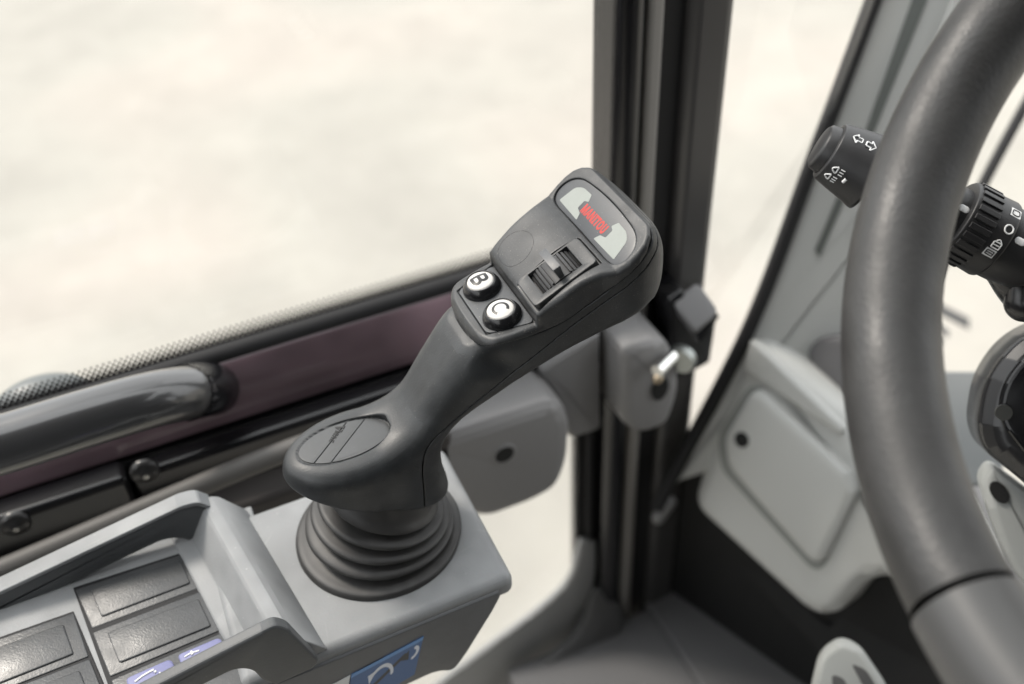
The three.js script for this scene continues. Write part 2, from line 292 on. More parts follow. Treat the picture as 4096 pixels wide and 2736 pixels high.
  const kb = part(rocker, 'rocker_key', plate(q([[1660, 980], [2062, 812], [2180, 1040], [1770, 1220]]), up, V(0, 0.0002, 0), 0.003, 0.0009, 0.0022), M.blueKey, 'violet blue rocker key with a white lever sign');
  const mark = (k, pts, r) => part(k, 'pictogram', tube(pts.map(([x, y]) => { const [a, b] = top(x, y); return onY(a, b, 0.0002); }), r, 16, 6), M.white);
  mark(ka, [[1268, 1240], [1340, 1185], [1445, 1124]], 0.0005); mark(ka, [[1450, 1152], [1468, 1138]], 0.0006); mark(ka, [[1500, 1150], [1540, 1210]], 0.0004);
  mark(kb, [[1735, 1006], [1790, 972], [1872, 946]], 0.0004); mark(kb, [[1798, 950], [1808, 985]], 0.0005); mark(kb, [[1870, 990], [1920, 1060]], 0.0004);
  // stickers on the side
  const sticker = (name, pts, draw, label) => {
    const P = pts.map(([x, y]) => onZ(x, y, 0.0501)), g = new THREE.BufferGeometry(), c = P.flatMap((v) => [v.x, v.y, v.z]), t = 0.0003, bck = P.flatMap((v) => [v.x, v.y, v.z - t]);
    g.setAttribute('position', new THREE.Float32BufferAttribute([...c, ...bck], 3)); g.setAttribute('uv', new THREE.Float32BufferAttribute([0, 1, 1, 1, 1, 0, 0, 0, 0, 1, 1, 1, 1, 0, 0, 0], 2));
    g.setIndex([0, 3, 1, 1, 3, 2, 4, 5, 7, 5, 6, 7, 0, 1, 4, 1, 5, 4, 1, 2, 5, 2, 6, 5, 2, 3, 6, 3, 7, 6, 3, 0, 7, 0, 4, 7]); const h = g.toNonIndexed(); h.computeVertexNormals();
    part(con, name, h, std({ map: canvasTex(512, 256, draw), roughness: 0.35 }), label);
  };
  sticker('sticker', [[806, 1546], [971, 1459], [950, 1546], [790, 1640]], (c) => {
    c.fillStyle = '#345c8f'; c.fillRect(0, 0, 512, 256); c.fillStyle = '#5a8bc2'; c.fillRect(0, 0, 512, 22);
    c.strokeStyle = '#141a22'; c.lineWidth = 26; c.lineCap = 'round'; c.beginPath(); c.moveTo(110, 190); c.lineTo(390, 60); c.stroke();
    c.fillStyle = '#141a22'; c.beginPath(); c.moveTo(40, 256); c.lineTo(90, 150); c.lineTo(180, 150); c.lineTo(230, 256); c.fill(); c.beginPath(); c.moveTo(360, 80); c.lineTo(430, 110); c.lineTo(420, 40); c.fill();
    c.strokeStyle = '#d9dee6'; c.lineWidth = 22; c.beginPath(); c.arc(230, 140, 86, Math.PI * 1.15, Math.PI * 1.98); c.stroke(); c.beginPath(); c.arc(455, 78, 34, -1.2, 1.4); c.stroke();
    c.fillStyle = '#d9dee6'; c.beginPath(); c.moveTo(130, 70); c.lineTo(190, 60); c.lineTo(150, 130); c.fill();
  }, 'blue sticker with a dark boom and a white curved arrow');
  sticker('sticker', [[640, 1634], [803, 1548], [786, 1644], [640, 1720]], (c) => { c.fillStyle = '#d6d8d9'; c.fillRect(0, 0, 512, 256); c.strokeStyle = '#a5544c'; c.lineWidth = 18; c.beginPath(); c.moveTo(360, 190); c.lineTo(440, 60); c.stroke(); c.strokeStyle = '#555'; c.strokeRect(30, 60, 200, 150); }, 'white sticker with a thin red stroke');
}

// ================================================================ cab door
const ZD = -0.13;
{
  const door = thing('cab_door', 'glazed black cab door with a dotted glass edge, behind the joystick', 'door');
  // panes
  part(door, 'window_pane', rbox(-1.0, 0.19, 0.0, 0.95, -0.1495, -0.1445, 0.0005, 1), M.glass);
  part(door, 'lower_pane', rbox(-1.0, 0.176, -0.95, -0.06, -0.1495, -0.1445, 0.0005, 1), M.glass);
  // printed edge of the pane: solid band, then dots
  part(door, 'printed_band', rbox(-1.0, 0.19, 0.0, 0.0165, -0.1441, -0.1438, 0.0001, 1), M.seal);
  part(door, 'printed_band', rbox(0.1885, 0.2, 0.0165, 0.95, -0.1441, -0.1438, 0.0001, 1), M.seal);
  part(door, 'printed_band', rbox(0.174, 0.19, -0.6, -0.06, -0.1441, -0.1438, 0.0001, 1), M.seal);
  {
    const pitch = 0.003, list = [];
    const add = (x, y, r) => list.push([x, y, r]);
    for (let j = 0; j < 6; j++) for (let i = 0; i < 370; i++) add(-0.9 + i * pitch + (j % 2) * pitch / 2, 0.0172 + j * pitch * 0.66, (0.00158 - j * 0.0002));
    for (let j = 0; j < 3; j++) for (let i = 0; i < 180; i++) add(0.173 - j * pitch * 0.66, -0.52 + i * pitch + (j % 2) * pitch / 2, 0.00145 - j * 0.0003);
    const g = new THREE.CylinderGeometry(1, 1, 0.0003, 8); g.rotateX(Math.PI / 2);
    const im = new THREE.InstancedMesh(g, M.seal, list.length), m4 = new THREE.Matrix4();
    list.forEach(([x, y, r], i) => im.setMatrixAt(i, m4.makeScale(r, r, 1).setPosition(x, y, -0.14395))); im.name = 'printed_dots'; im.userData.kind = 'stuff'; door.add(im);
  }
  // rails under the window: rubber lip, face with its reflection painted in, lower rail
  part(door, 'window_seal', tube([V(-1, 0.0155, -0.1385), V(-0.4, 0.0155, -0.1385), V(0.19, 0.0155, -0.1385)], 0.0055, 20, 10), M.seal);
  {
    const s = outline([[0.0, 0.0155, 0.002], [0.004, 0.0135, 0.002], [0.0145, -0.0185, 0.002], [0.004, -0.021, 0.002], [-0.012, -0.0225, 0.002], [-0.012, 0.0155, 0.002]]);   // across the rail: x towards the seat
    const g = smoothExtrude(s, 1.17, 0.001); g.rotateY(-Math.PI / 2); // extruded along -x, profile x -> z
    const p = g.attributes.position; g.translate(0.186, 0, ZD - 0.006); part(door, 'sill_rail', boxUV(g), M.frameReflectionTint);
    part(door, 'rail_face', rbox(-1.0, 0.186, -0.07, -0.0227, -0.15, -0.1215, 0.004), M.frame);
  }
  part(door, 'lower_rail', (() => { const g = rbox(-1.0, -0.104, -0.052, -0.0165, -0.121, -0.104, 0.004); return g; })(), M.frame);
  part(door, 'rail_joint', rbox(-0.1035, 0.07, -0.056, -0.0205, -0.1212, -0.1075, 0.004), M.frame);
  for (const [x, y] of [[332, 1080], [36, 1200]]) {
    const c = onZ(x, y, -0.1035), g = lathe([[0.0001, 0.0042], [0.0028, 0.004], [0.003, 0.0026], [0.0058, 0.0024], [0.0072, 0.0012], [0.0074, -0.001]], 24); g.rotateX(Math.PI / 2); g.translate(c.x, c.y, c.z);
    const b = part(door, 'bolt', boxUV(g), std({ color: rgb(0.03, 0.03, 0.03), roughness: 0.3 }));
    const h = new THREE.CylinderGeometry(0.0016, 0.0016, 0.0005, 6); h.rotateX(Math.PI / 2); h.translate(c.x, c.y, c.z + 0.0043); part(b, 'socket', boxUV(h), M.chrome);
  }
  // edge tube and card below
  part(door, 'edge_tube', tube([onZ(-300, 1432, -0.085), onZ(0, 1308, -0.085), onZ(640, 1040, -0.085), V(0.06, onZ(640, 1040, -0.085).y, -0.085)], 0.0058, 60, 14), std({ color: rgb(0.085, 0.08, 0.075), roughness: 0.55 }));
  part(door, 'door_card', rbox(-1.0, 0.066, -0.125, -0.048, -0.11, -0.088, 0.004), M.card);
  // door edge uprights
  part(door, 'upright', rbox(0.1885, 0.2065, -0.62, 0.95, -0.16, -0.126, 0.008, 4), M.frame);
  part(door, 'upright_highlight', rbox(0.2075, 0.2165, -0.62, 0.95, -0.15, -0.128, 0.003), M.highlightGrey);  // pale strip paints in the highlight along the black upright
  part(door, 'lower_edge_strip', rbox(0.179, 0.1835, -0.6, -0.1, -0.143, -0.137, 0.001), M.seal);

  // grab handle
  const hd = part(door, 'grab_handle', tube([onZ(-330, 1105, -0.092), onZ(-160, 1062, -0.09), onZ(0, 1020, -0.09), onZ(200, 958, -0.092), onZ(340, 918, -0.097), onZ(430, 900, -0.107), onZ(470, 894, -0.122)], 0.0136, 60, 24), M.handle);
  part(hd, 'handle_end', tube([onZ(425, 901, -0.1065), onZ(462, 893, -0.117), onZ(488, 892, -0.13)], 0.0143, 12, 18), M.frame);

  // latch cover
  const lat = part(door, 'latch_cover', (() => {
    const P = V(0, 0, -0.088), g = plate([[985, 1015, 0.01], [1280, 918, 0.016], [1314, 960, 0.012], [1308, 1060, 0.014], [1285, 1120, 0.012], [1225, 1155, 0.012], [1112, 1197, 0.01], [985, 1150, 0.01]], V(0, 0, 1), P, 0.046, 0.0085);
    return g; })(), M.latch);
  { const c = onZ(1155, 1040, -0.0883), g = new THREE.CylinderGeometry(0.0062, 0.005, 0.006, 20, 1); g.rotateX(Math.PI / 2); g.translate(c.x, c.y, c.z - 0.002); part(lat, 'screw_hole', boxUV(g), M.dark); const t = new THREE.TorusGeometry(0.0068, 0.0016, 8, 28); t.translate(c.x, c.y, c.z - 0.0004); part(lat, 'screw_recess', boxUV(t), M.latch); }
  part(door, 'latch_arm', plate([[1240, 850], [1378, 760], [1380, 985], [1310, 1010]], V(0, 0, 1), V(0, 0, -0.112), 0.03, 0.004, 0.004), M.latch);
  // knob of the outside handle seen through the glass
  { const c = onZ(95, 915, -0.19), g = new THREE.SphereGeometry(0.022, 24, 16); g.scale(1.25, 0.8, 0.7); g.translate(c.x, c.y - 0.004, c.z); part(door, 'outside_knob', boxUV(g), std({ color: rgb(0.09, 0.1, 0.1), roughness: 0.4 })); }
}

// ================================================================ post with lock
{
  const post = thing('cab_post', 'black upright cab post between the door and the narrow front quarter window', 'post');
  part(post, 'post_core', rbox(0.2165, 0.236, -0.72, 1.0, -0.17, -0.137, 0.003), M.seal);
  part(post, 'post_face', rbox(0.234, 0.262, -0.72, 1.0, -0.175, -0.13, 0.007, 4), M.post);
  const lk = thing('door_lock', 'grey plastic lock housing with a chrome striker pin, fixed on the black post', 'lock');
  const hz = part(lk, 'housing', plate([[1430, 802, 0.008], [1528, 775, 0.012], [1556, 830, 0.01], [1560, 900, 0.01], [1535, 975, 0.01], [1470, 1000, 0.008], [1430, 975, 0.006]], V(0, 0, 1), V(0, 0, -0.092), 0.045, 0.006), M.latch);
  part(hz, 'keyhole', (() => { const a = onZ(1512, 890, -0.0915); const g = new THREE.CylinderGeometry(0.008, 0.008, 0.002, 16); g.scale(0.75, 1, 1.2); g.rotateX(Math.PI / 2); g.translate(a.x, a.y, a.z); return boxUV(g); })(), M.dark);
  const a = onZ(1506, 852, -0.082), b = onZ(1542, 816, -0.09), pin = new THREE.CylinderGeometry(0.0042, 0.0042, a.distanceTo(b), 20); pin.translate(0, a.distanceTo(b) / 2, 0);
  part(lk, 'striker_pin', boxUV(between(pin, a, b)), M.chrome);
  { const g = new THREE.CylinderGeometry(0.009, 0.009, 0.006, 24); const c = onZ(1562, 822, -0.093); g.rotateZ(Math.PI / 2); g.rotateY(0.6); g.translate(c.x, c.y, c.z); part(lk, 'striker_collar', boxUV(g), std({ color: rgb(0.3, 0.32, 0.31), roughness: 0.35, metalness: 0.8 })); }
  { const g = new THREE.SphereGeometry(0.0034, 16, 12), c = onZ(1507, 868, -0.082); g.translate(c.x, c.y, c.z); part(lk, 'brass_tip', boxUV(g), M.brass); }
  // hinge block
  const hb = thing('hinge_block', 'black angular block with a pale top, fixed on the post above the lock', 'block');
  const n = V(0.1, 0.25, 1);
  part(hb, 'block_body', plate([[1535, 690], [1570, 665], [1600, 780], [1648, 715], [1630, 832], [1560, 870], [1540, 850]].map(([x, y]) => [x, y, 0.003]), V(0, 0, 1), V(0, 0, -0.112), 0.03, 0.003), M.frame);
  part(hb, 'block_top', plate([[1540, 690, 0.004], [1600, 645, 0.004], [1648, 712, 0.004], [1595, 762, 0.004]], V(-0.25, 0.8, 0.55), onZ(1595, 700, -0.105), 0.012, 0.002), M.latchLight);
}

// ================================================================ front corner: pillar trim, seal, quarter and front glass
{
  const pil = thing('pillar_trim', 'tall grey-green plastic trim of the raked front pillar with a ribbed black seal', 'pillar trim');
  const nP = V(-0.5, 0.4, 1).normalize(), P0 = onZ(1720, 750, -0.13);
  part(pil, 'trim_panel', plate([[1536, 1112], [1722, 748], [2010, -20], [2160, -330], [2700, -330], [2300, 160], [2100, 560], [1960, 900], [1800, 960], [1640, 1080]], nP, P0, 0.02, 0.004, 0.004), M.trim);
  part(pil, 'groove', plate([[2095, -10, 0.002], [2130, -10, 0.002], [2005, 300, 0.002], [1880, 590, 0.002], [1868, 575, 0.002], [1985, 300, 0.002]], nP, P0.clone().addScaledVector(nP, 0.0012), 0.006, 0.0005), std({ color: rgb(0.13, 0.14, 0.13), roughness: 0.7 }));
  part(pil, 'raised_edge', plate([[2200, -40], [2245, -40], [2080, 330], [1990, 560], [1975, 540], [2060, 320]].map(([x, y]) => [x, y, 0.003]), nP, P0.clone().addScaledVector(nP, 0.004), 0.008, 0.003), M.trim);
  const seal = []; for (const [x, y] of [[1505, 1165], [1532, 1108], [1718, 750], [1862, 372], [2003, -5], [2120, -330]]) seal.push(meet(x, y, nP, P0.clone().addScaledVector(nP, 0.002)));
  part(pil, 'ribbed_seal', tube(seal, 0.0052, 60, 10), M.seal);
  { const g = new THREE.CapsuleGeometry(0.005, 0.016, 6, 14), a = meet(1522, 1168, nP, P0), b = meet(1560, 1115, nP, P0); part(pil, 'silver_clip', boxUV(between(g, a, b)), std({ color: rgb(0.2, 0.2, 0.2), roughness: 0.35, metalness: 0.4 })); }
  const gl = thing('front_quarter_glass', 'clear narrow pane between the black post and the grey raked pillar trim', 'window');
  part(gl, 'pane', (() => { const P = [[1602, 1000], [1540, 1140], [1510, 1160], [1640, 0], [1660, -330], [2130, -330], [2000, 0], [1720, 750]].map(([x, y]) => onZ(x, y, -0.15)); return plate([[1520, 1160], [1650, 0], [1690, -330], [2130, -330], [2006, 0], [1722, 752]], V(0, 0, 1), V(0, 0, -0.15), 0.004, 0.0004); })(), M.glass);
}

// ================================================================ dashboard side
{
  const dash = thing('dashboard_panel', 'pale grey-green dashboard side panel with a raised access cover, beside the steering wheel', 'dashboard');
  const n = V(-0.9, 0.38, 0.3).normalize(), p = onZ(1600, 1090, -0.11), off = (k) => p.clone().addScaledVector(n, k);
  part(dash, 'body', plate([[1722, 768, 0.012], [1930, 958, 0.01], [2050, 1080, 0.01], [2160, 1150, 0.02], [2260, 1350, 0.02], [2230, 1500, 0.02], [2150, 1430, 0.02], [2060, 1330, 0.03], [1985, 1330, 0.03], [1885, 1444, 0.025], [1578, 1160, 0.014], [1622, 1005, 0.014]], n, p, 0.05, 0.012), M.trim);
  part(dash, 'upper_edge', plate([[1718, 775], [1745, 800], [1935, 985], [1925, 1000], [1700, 850]].map(([x, y]) => [x, y, 0.004]), n, off(0.003), 0.01, 0.003), M.trim);
  part(dash, 'cover_gap', plate([[1724, 868, 0.014], [1980, 1111, 0.012], [1876, 1324, 0.014], [1653, 1078, 0.007], [1644, 1000, 0.007]], n, off(0.0008), 0.006, 0.0006), std({ color: rgb(0.26, 0.27, 0.255), roughness: 0.8 }));
  const ac = part(dash, 'access_cover', plate([[1726, 884, 0.012], [1968, 1112, 0.012], [1873, 1310, 0.014], [1664, 1072, 0.007], [1656, 1003, 0.007]], n, off(0.009), 0.014, 0.0055), M.trim);
  { const c = meet(1700, 1008, n, off(0.0092)), g = new THREE.CylinderGeometry(0.0056, 0.0056, 0.004, 20); g.translate(0, -0.0015, 0); part(ac, 'screw', boxUV(between(g, c, c.clone().add(n))), M.dark); }
  part(dash, 'vent_recess', plate([[1845, 810, 0.006], [1870, 775, 0.012], [1960, 770, 0.006], [2000, 1010, 0.006], [1930, 958, 0.004]], n, off(-0.03), 0.05, 0.003), std({ color: rgb(0.1, 0.1, 0.105), roughness: 0.6 }));
  part(dash, 'lower_shroud', plate([[1560, 1150], [1580, 1150], [1900, 1440], [1990, 1335], [2080, 1330], [2400, 1650], [2300, 2000], [2000, 1640], [1880, 1500]], n, off(-0.045), 0.02, 0.002, 0.004), M.dark);
  part(dash, 'cowl_top', plate([[2080, 850], [2290, 850], [2300, 1100], [2120, 1130], [1990, 900]], V(-0.5, 0.8, 0.2), deep(2170, 900, 0.62), 0.006, 0.002, 0.004), std({ color: rgb(0.2, 0.21, 0.21), roughness: 0.6 }));
  // column pod
  const pod = thing('column_pod', 'rounded glossy black pod at the right edge behind the steering wheel', 'pod');
  const nn = V(-0.55, 0.6, 0.6).normalize(), pp = deep(2300, 930, 0.43);
  part(pod, 'shell', plate([[2246, 985, 0.05], [2262, 875, 0.06], [2335, 775, 0.06], [2520, 700, 0.01], [2520, 1280, 0.01], [2370, 1125, 0.06], [2262, 1040, 0.05]], nn, pp, 0.05, 0.01), M.pod);
  part(pod, 'inner_rim', plate([[2288, 960, 0.05], [2300, 880, 0.06], [2355, 810, 0.06], [2500, 760, 0.05], [2500, 1180, 0.05], [2350, 1045, 0.06]], nn, pp.clone().addScaledVector(nn, 0.003), 0.02, 0.002), M.frame);
  { const g = new THREE.CylinderGeometry(0.0034, 0.0034, 0.0024, 18), c = meet(2300, 945, nn, pp.clone().addScaledVector(nn, 0.0046)); part(pod, 'screw', boxUV(between(g, c, c.clone().add(nn))), std({ color: rgb(0.06, 0.06, 0.055), roughness: 0.4 })); }
  const br = thing('column_bracket', 'pale grey bracket with one dark screw hole, below the black column pod', 'bracket');
  const pb = deep(2290, 1120, 0.47);
  part(br, 'plate', plate([[2248, 1100, 0.006], [2275, 1062, 0.006], [2500, 1230, 0.01], [2500, 1500, 0.01], [2330, 1330, 0.02], [2280, 1210, 0.02]], nn, pb, 0.02, 0.004), std({ color: rgb(0.3, 0.31, 0.3), roughness: 0.6 }));
  { const g = new THREE.CylinderGeometry(0.0044, 0.0044, 0.004, 18), c = meet(2290, 1128, nn, pb.clone().addScaledVector(nn, 0.0002)); g.scale(0.8, 1, 1.3); part(br, 'screw_hole', boxUV(between(g, c.clone().addScaledVector(nn, -0.001), c.clone().add(nn))), M.dark); }
}

// ================================================================ floor and sill
{
  const sill = thing('door_sill', 'pale grey curved sill at the lower corner of the door opening', 'sill');
  part(sill, 'sill_curve', plate([[985, 1590, 0.01], [1110, 1495, 0.05], [1240, 1400, 0.08], [1310, 1335, 0.04], [1332, 1240, 0.02], [1368, 1240, 0.004], [1368, 1330, 0.03], [1330, 1450, 0.05], [1215, 1540, 0.05], [1130, 1640, 0.02], [985, 1640, 0.01]], V(0, 0, 1), V(0, 0, -0.136), 0.007, 0.003), std({ color: rgb(0.27, 0.275, 0.275), roughness: 0.6 }));
  part(sill, 'sill_step', plate([[1368, 1330, 0.02], [1440, 1400, 0.02], [1390, 1560, 0.02], [1250, 1700, 0.02], [1100, 1700, 0.02], [1220, 1545, 0.02], [1335, 1455, 0.02]], V(0, 0.3, 1), V(0, -0.34, -0.128), 0.01, 0.003), std({ color: rgb(0.1, 0.1, 0.1), roughness: 0.6 }));
  const fl = thing('floor_mat', 'dark grey rubber mat on the cab floor below the dashboard', 'floor mat');
  part(fl, 'mat', merge([rbox(0.235, 0.6, -0.41, -0.38, -0.27, 0.7, 0.004), rbox(0.1, 0.236, -0.411, -0.381, -0.128, 0.7, 0.004)]), M.mat);
  const fw = thing('footwell_wall', 'black wall of the footwell below the dashboard', 'wall');
  const q0 = onY(1490, 1320, -0.38), q1 = onY(1860, 1580, -0.38), dir = q1.clone().sub(q0).normalize(), L = 0.9;
  { const g = new THREE.BoxGeometry(L, 0.24, 0.012); g.translate(L / 2, 0.06, -0.006); g.applyMatrix4(new THREE.Matrix4().makeBasis(dir, V(0, 1, 0), new THREE.Vector3().crossVectors(dir, V(0, 1, 0))).setPosition(q0)); part(fw, 'wall_sheet', boxUV(g), M.dark); }
  { const g = new THREE.BoxGeometry(L, 0.012, 0.01); g.translate(L / 2, 0.006, -0.011 - 0.012); g.applyMatrix4(new THREE.Matrix4().makeBasis(dir, V(0, 1, 0), new THREE.Vector3().crossVectors(dir, V(0, 1, 0))).setPosition(q0)); part(fw, 'skirting', boxUV(g), M.seal); }
  part(fw, 'side_sheet', rbox(0.264, 0.5, -0.41, -0.27, -0.155, -0.14, 0.003), M.dark);
  const pd = thing('pedal_bracket', 'pale grey slotted bracket at the bottom edge below the steering wheel', 'bracket');
  const n = V(-0.5, 0.75, 0.5).normalize(), p = deep(1930, 1530, 0.52);
  const pale = std({ color: rgb(0.27, 0.28, 0.27), roughness: 0.6 });
  const pl = part(pd, 'plate', plate([[1855, 1600, 0.01], [1880, 1500, 0.012], [1930, 1468, 0.012], [1975, 1490, 0.01], [2050, 1600, 0.01], [2050, 1700, 0.01], [1855, 1700, 0.01]], n, p, 0.02, 0.004), pale);
  part(pl, 'slot', plate([[1950, 1520, 0.003], [1985, 1535, 0.003], [2030, 1610, 0.003], [2000, 1612, 0.003]], n, p.clone().addScaledVector(n, 0.0006), 0.003, 0.0005), std({ color: rgb(0.06, 0.06, 0.06), roughness: 0.7 }));
  part(pl, 'slot', plate([[1905, 1545, 0.003], [1935, 1555, 0.003], [1960, 1620, 0.003], [1915, 1620, 0.003]], n, p.clone().addScaledVector(n, 0.0006), 0.003, 0.0005), std({ color: rgb(0.06, 0.06, 0.06), roughness: 0.7 }));
}

// ================================================================ windscreen strip and far print
{
  const ws = thing('windscreen_strip', 'thin black slanted strip seen through the steering wheel at the right', 'window strip');
  const a = deep(2400, 150, 0.75), b = deep(2140, 650, 0.75);
  part(ws, 'strip', tube([deep(2480, 0, 0.75), a, deep(2262, 405, 0.75), b, deep(2110, 720, 0.75)], 0.0042, 30, 8), M.seal);
  const dc = thing('hood_lettering', 'blurred dark lines of lettering behind the lower right of the steering wheel', 'lettering');
  const n = V(-0.3, 0.9, 0.3).normalize(), p = deep(2180, 760, 1.1);
  for (const [x0, y0, x1, y1, h] of [[2120, 690, 2222, 742, 12], [2120, 735, 2175, 765, 8], [2120, 765, 2160, 785, 5]]) part(dc, 'text_line', plate([[x0, y0 - h], [x1, y1 - h], [x1, y1 + h], [x0, y0 + h]], n, p, 0.002), std({ color: rgb(0.07, 0.07, 0.07), roughness: 0.8 }));
}

// ================================================================ steering wheel
{
  const wh = thing('steering_wheel', 'large dark grey steering wheel cropped by the right edge', 'steering wheel');
  const C = V(0.2497, 0.2403, 0.2425), R = 0.179, tl = 0.684, n = V(-Math.sin(tl), Math.cos(tl), 0), a = new THREE.Vector3().crossVectors(n, V(0, 0, 1)).normalize(), b = new THREE.Vector3().crossVectors(n, a);
  const pt = (t, k = R, h = 0) => C.clone().addScaledVector(a, Math.cos(t) * k).addScaledVector(b, Math.sin(t) * k).addScaledVector(n, h);
  const scr = (v) => { const d = v.clone().sub(CP), z = d.dot(FW), s = 2347 / 1024; return [(512 + FPX * d.dot(RT) / z) * s, (342 - FPX * d.dot(UP) / z) * s]; };
  let tj = 0, best = 1e9; for (let i = 0; i < 2000; i++) { const t = i / 2000 * Math.PI * 2, v = pt(t); if (v.clone().sub(CP).dot(FW) < 0.1) continue; const [x, y] = scr(v), d = Math.hypot(x - 2215, y - 1370); if (d < best) { best = d; tj = t; } }
  const [, y1] = scr(pt(tj + 0.05)), dir = y1 > scr(pt(tj))[1] ? 1 : -1;
  const arc = (t0, t1, r, r2) => { const N = 160, K = 28, pos = [], uv = [], idx = []; for (let i = 0; i <= N; i++) { const t = t0 + (t1 - t0) * i / N, c = pt(t), o = c.clone().sub(C).normalize(); for (let k = 0; k <= K; k++) { const q = k / K * Math.PI * 2, v = c.clone().addScaledVector(o, Math.cos(q) * r).addScaledVector(n, Math.sin(q) * r2); pos.push(v.x, v.y, v.z); uv.push(t * R, q * r); } } for (let i = 0; i < N; i++) for (let k = 0; k < K; k++) { const A = i * (K + 1) + k, B = A + K + 1; idx.push(A, A + 1, B, B, A + 1, B + 1); } const g = new THREE.BufferGeometry(); g.setAttribute('position', new THREE.Float32BufferAttribute(pos, 3)); g.setAttribute('uv', new THREE.Float32BufferAttribute(uv, 2)); g.setIndex(idx); g.computeVertexNormals(); return g; };
  part(wh, 'rim', arc(tj, tj - dir * (Math.PI * 2 - 0.5), 0.0145, 0.0165), M.wheel);
  part(wh, 'spoke_cover', arc(tj + dir * 0.012, tj + dir * 0.488, 0.0152, 0.0168), M.wheelSmooth);
  const spoke = (t) => { const g = new THREE.BoxGeometry(0.05, 0.018, 0.13); const m = pt(t, 0.105, -0.018), o = pt(t).sub(C).normalize(), side = new THREE.Vector3().crossVectors(o, n); g.applyMatrix4(new THREE.Matrix4().makeBasis(side, n, side.clone().cross(n)).setPosition(m)); return boxUV(g); };
  for (const k of [0.25, 0.25 + 2.1, 0.25 + 4.2]) part(wh, 'spoke', spoke(tj + dir * k), M.wheelSmooth);
  const hub = lathe([[0.0001, 0.0], [0.05, -0.002], [0.062, -0.01], [0.062, -0.04], [0.03, -0.045]], 40); part(wh, 'hub', boxUV(between(hub, C.clone().addScaledVector(n, -0.006), C.clone().addScaledVector(n, 0.994))), M.wheelSmooth);

  // ---------------- stalk on the column
  const st = thing('indicator_stalk', 'black turn-signal stalk with white symbols, passing behind the steering wheel rim', 'stalk');
  const A = deep(1896, 343, 0.392), B = deep(2262, 540, 0.392), ax = B.clone().sub(A).normalize(), L = A.distanceTo(B);
  const toCam = CP.clone().sub(A).normalize(), v0 = toCam.clone().addScaledVector(ax, -toCam.dot(ax)).normalize(), w0 = new THREE.Vector3().crossVectors(ax, v0);   // v0 faces the camera
  const SM = new THREE.Matrix4().makeBasis(w0, ax, v0).setPosition(A), set = (g) => { g.applyMatrix4(SM); return boxUV(g); };
  const S = L / Math.hypot(2262 - 1893, 540 - 352);    // metres per unit of the frame here
  const turned = (pts) => set(lathe(pts.map(([r, y]) => [r * 0.84 * S, y * S]), 64));
  part(st, 'end_cap', turned([[0.01, -24], [54, -22], [64, -15], [68, 10]]), M.stalk);
  const sl = part(st, 'knob_sleeve', turned([[68, 4], [78, 5], [82, 9], [92, 50], [101, 90], [106, 104], [107, 113], [60, 117]]), M.stalk);
  part(st, 'barrel', turned([[60, 112], [66, 160], [72, 230], [88, 236], [96, 250], [98, 262], [98, 290], [82, 292], [84, 330]]), M.stalk);
  const ring = part(st, 'selector_ring', turned([[84, 328], [104, 328], [109, 333], [110, 395], [112, 428], [110, 433], [94, 433]]), M.stalk);
  part(st, 'stalk_base', turned([[94, 430], [104, 432], [102, 472], [92, 520], [70, 545], [40, 560]]), M.stalk);
  const onS = (ang, r, y) => V(Math.sin(ang) * r * 0.84 * S, y * S, Math.cos(ang) * r * 0.84 * S);
  for (let i = -6; i <= 6; i++) { const g = new RoundedBoxGeometry(13 * S, 50 * S, 8 * S, 2, 1.6 * S), an = i * 0.235 - 0.05; g.translate(0, 362 * S, 92.5 * S); g.rotateY(an); part(ring, 'grip_rib', set(g), M.stalk); }
  const curve = (host, name, pts, r, rad, mat = M.print) => part(host, name, set(new THREE.TubeGeometry(new THREE.CatmullRomCurve3(pts.map(([an, y]) => onS(an, rad, y)), false, 'centripetal'), pts.length * 8, r * S, 6)), mat);
  const arrow = (an, y, s) => { const P = [[0, -22], [-16, -4], [-7, -4], [-7, 16], [7, 16], [7, -4], [16, -4], [0, -22]].map(([p, q]) => [an + p * 0.8 / 80, y + q * s]); for (let i = 0; i < P.length - 1; i++) curve(sl, 'arrow_sign', [P[i], P[i + 1]], 1.9, 88 + (y - 30) * 0.24); };
  arrow(-0.74, 38, 0.6); arrow(-0.68, 66, -0.6);
  // lamp signs and dash low on the sleeve
  for (const [k, o] of [[0.4, 5], [0.72, 0]]) { curve(sl, 'lamp_sign', [[k - 0.11, 26 + o], [k, 15 + o], [k + 0.11, 26 + o], [k - 0.11, 26 + o]], 1.9, 88); for (const d of [-0.09, 0, 0.09]) curve(sl, 'lamp_sign', [[k + d, 32 + o], [k + d, 42 + o]], 1.5, 91); }
  curve(sl, 'pointer_mark', [[0.46, 58], [0.6, 56]], 4, 95);
  // barrel and base markers
  const pill = (host, an, y, r) => { const g = new THREE.CapsuleGeometry(8 * S, 10 * S, 4, 12); g.scale(1, 1, 0.25); g.translate(0, y * S, r * 0.84 * S); g.rotateY(an); part(host, 'pointer_mark', set(g), M.print); };
  pill(st.children[2], -0.4, 316, 83); pill(st.children[4], -0.26, 453, 103.2);
  curve(st.children[2], 'arrow_sign', [[-0.62, 268], [-0.5, 276], [-0.62, 284]], 2, 98);
  // signs on the ring
  const flat = (an0, an1, y0, y1, name = 'wiper_sign', rad = 112) => { const g = new THREE.CylinderGeometry(rad * 0.84 * S, rad * 0.84 * S, (y1 - y0) * S, 8, 1, false, an0, an1 - an0); g.translate(0, (y0 + y1) / 2 * S, 0); const p = new THREE.CylinderGeometry((rad) * 0.84 * S, (rad) * 0.84 * S, (y1 - y0) * S, 8, 1, true, an0, an1 - an0); p.translate(0, (y0 + y1) / 2 * S, 0); part(ring, name, set(p), M.print); };
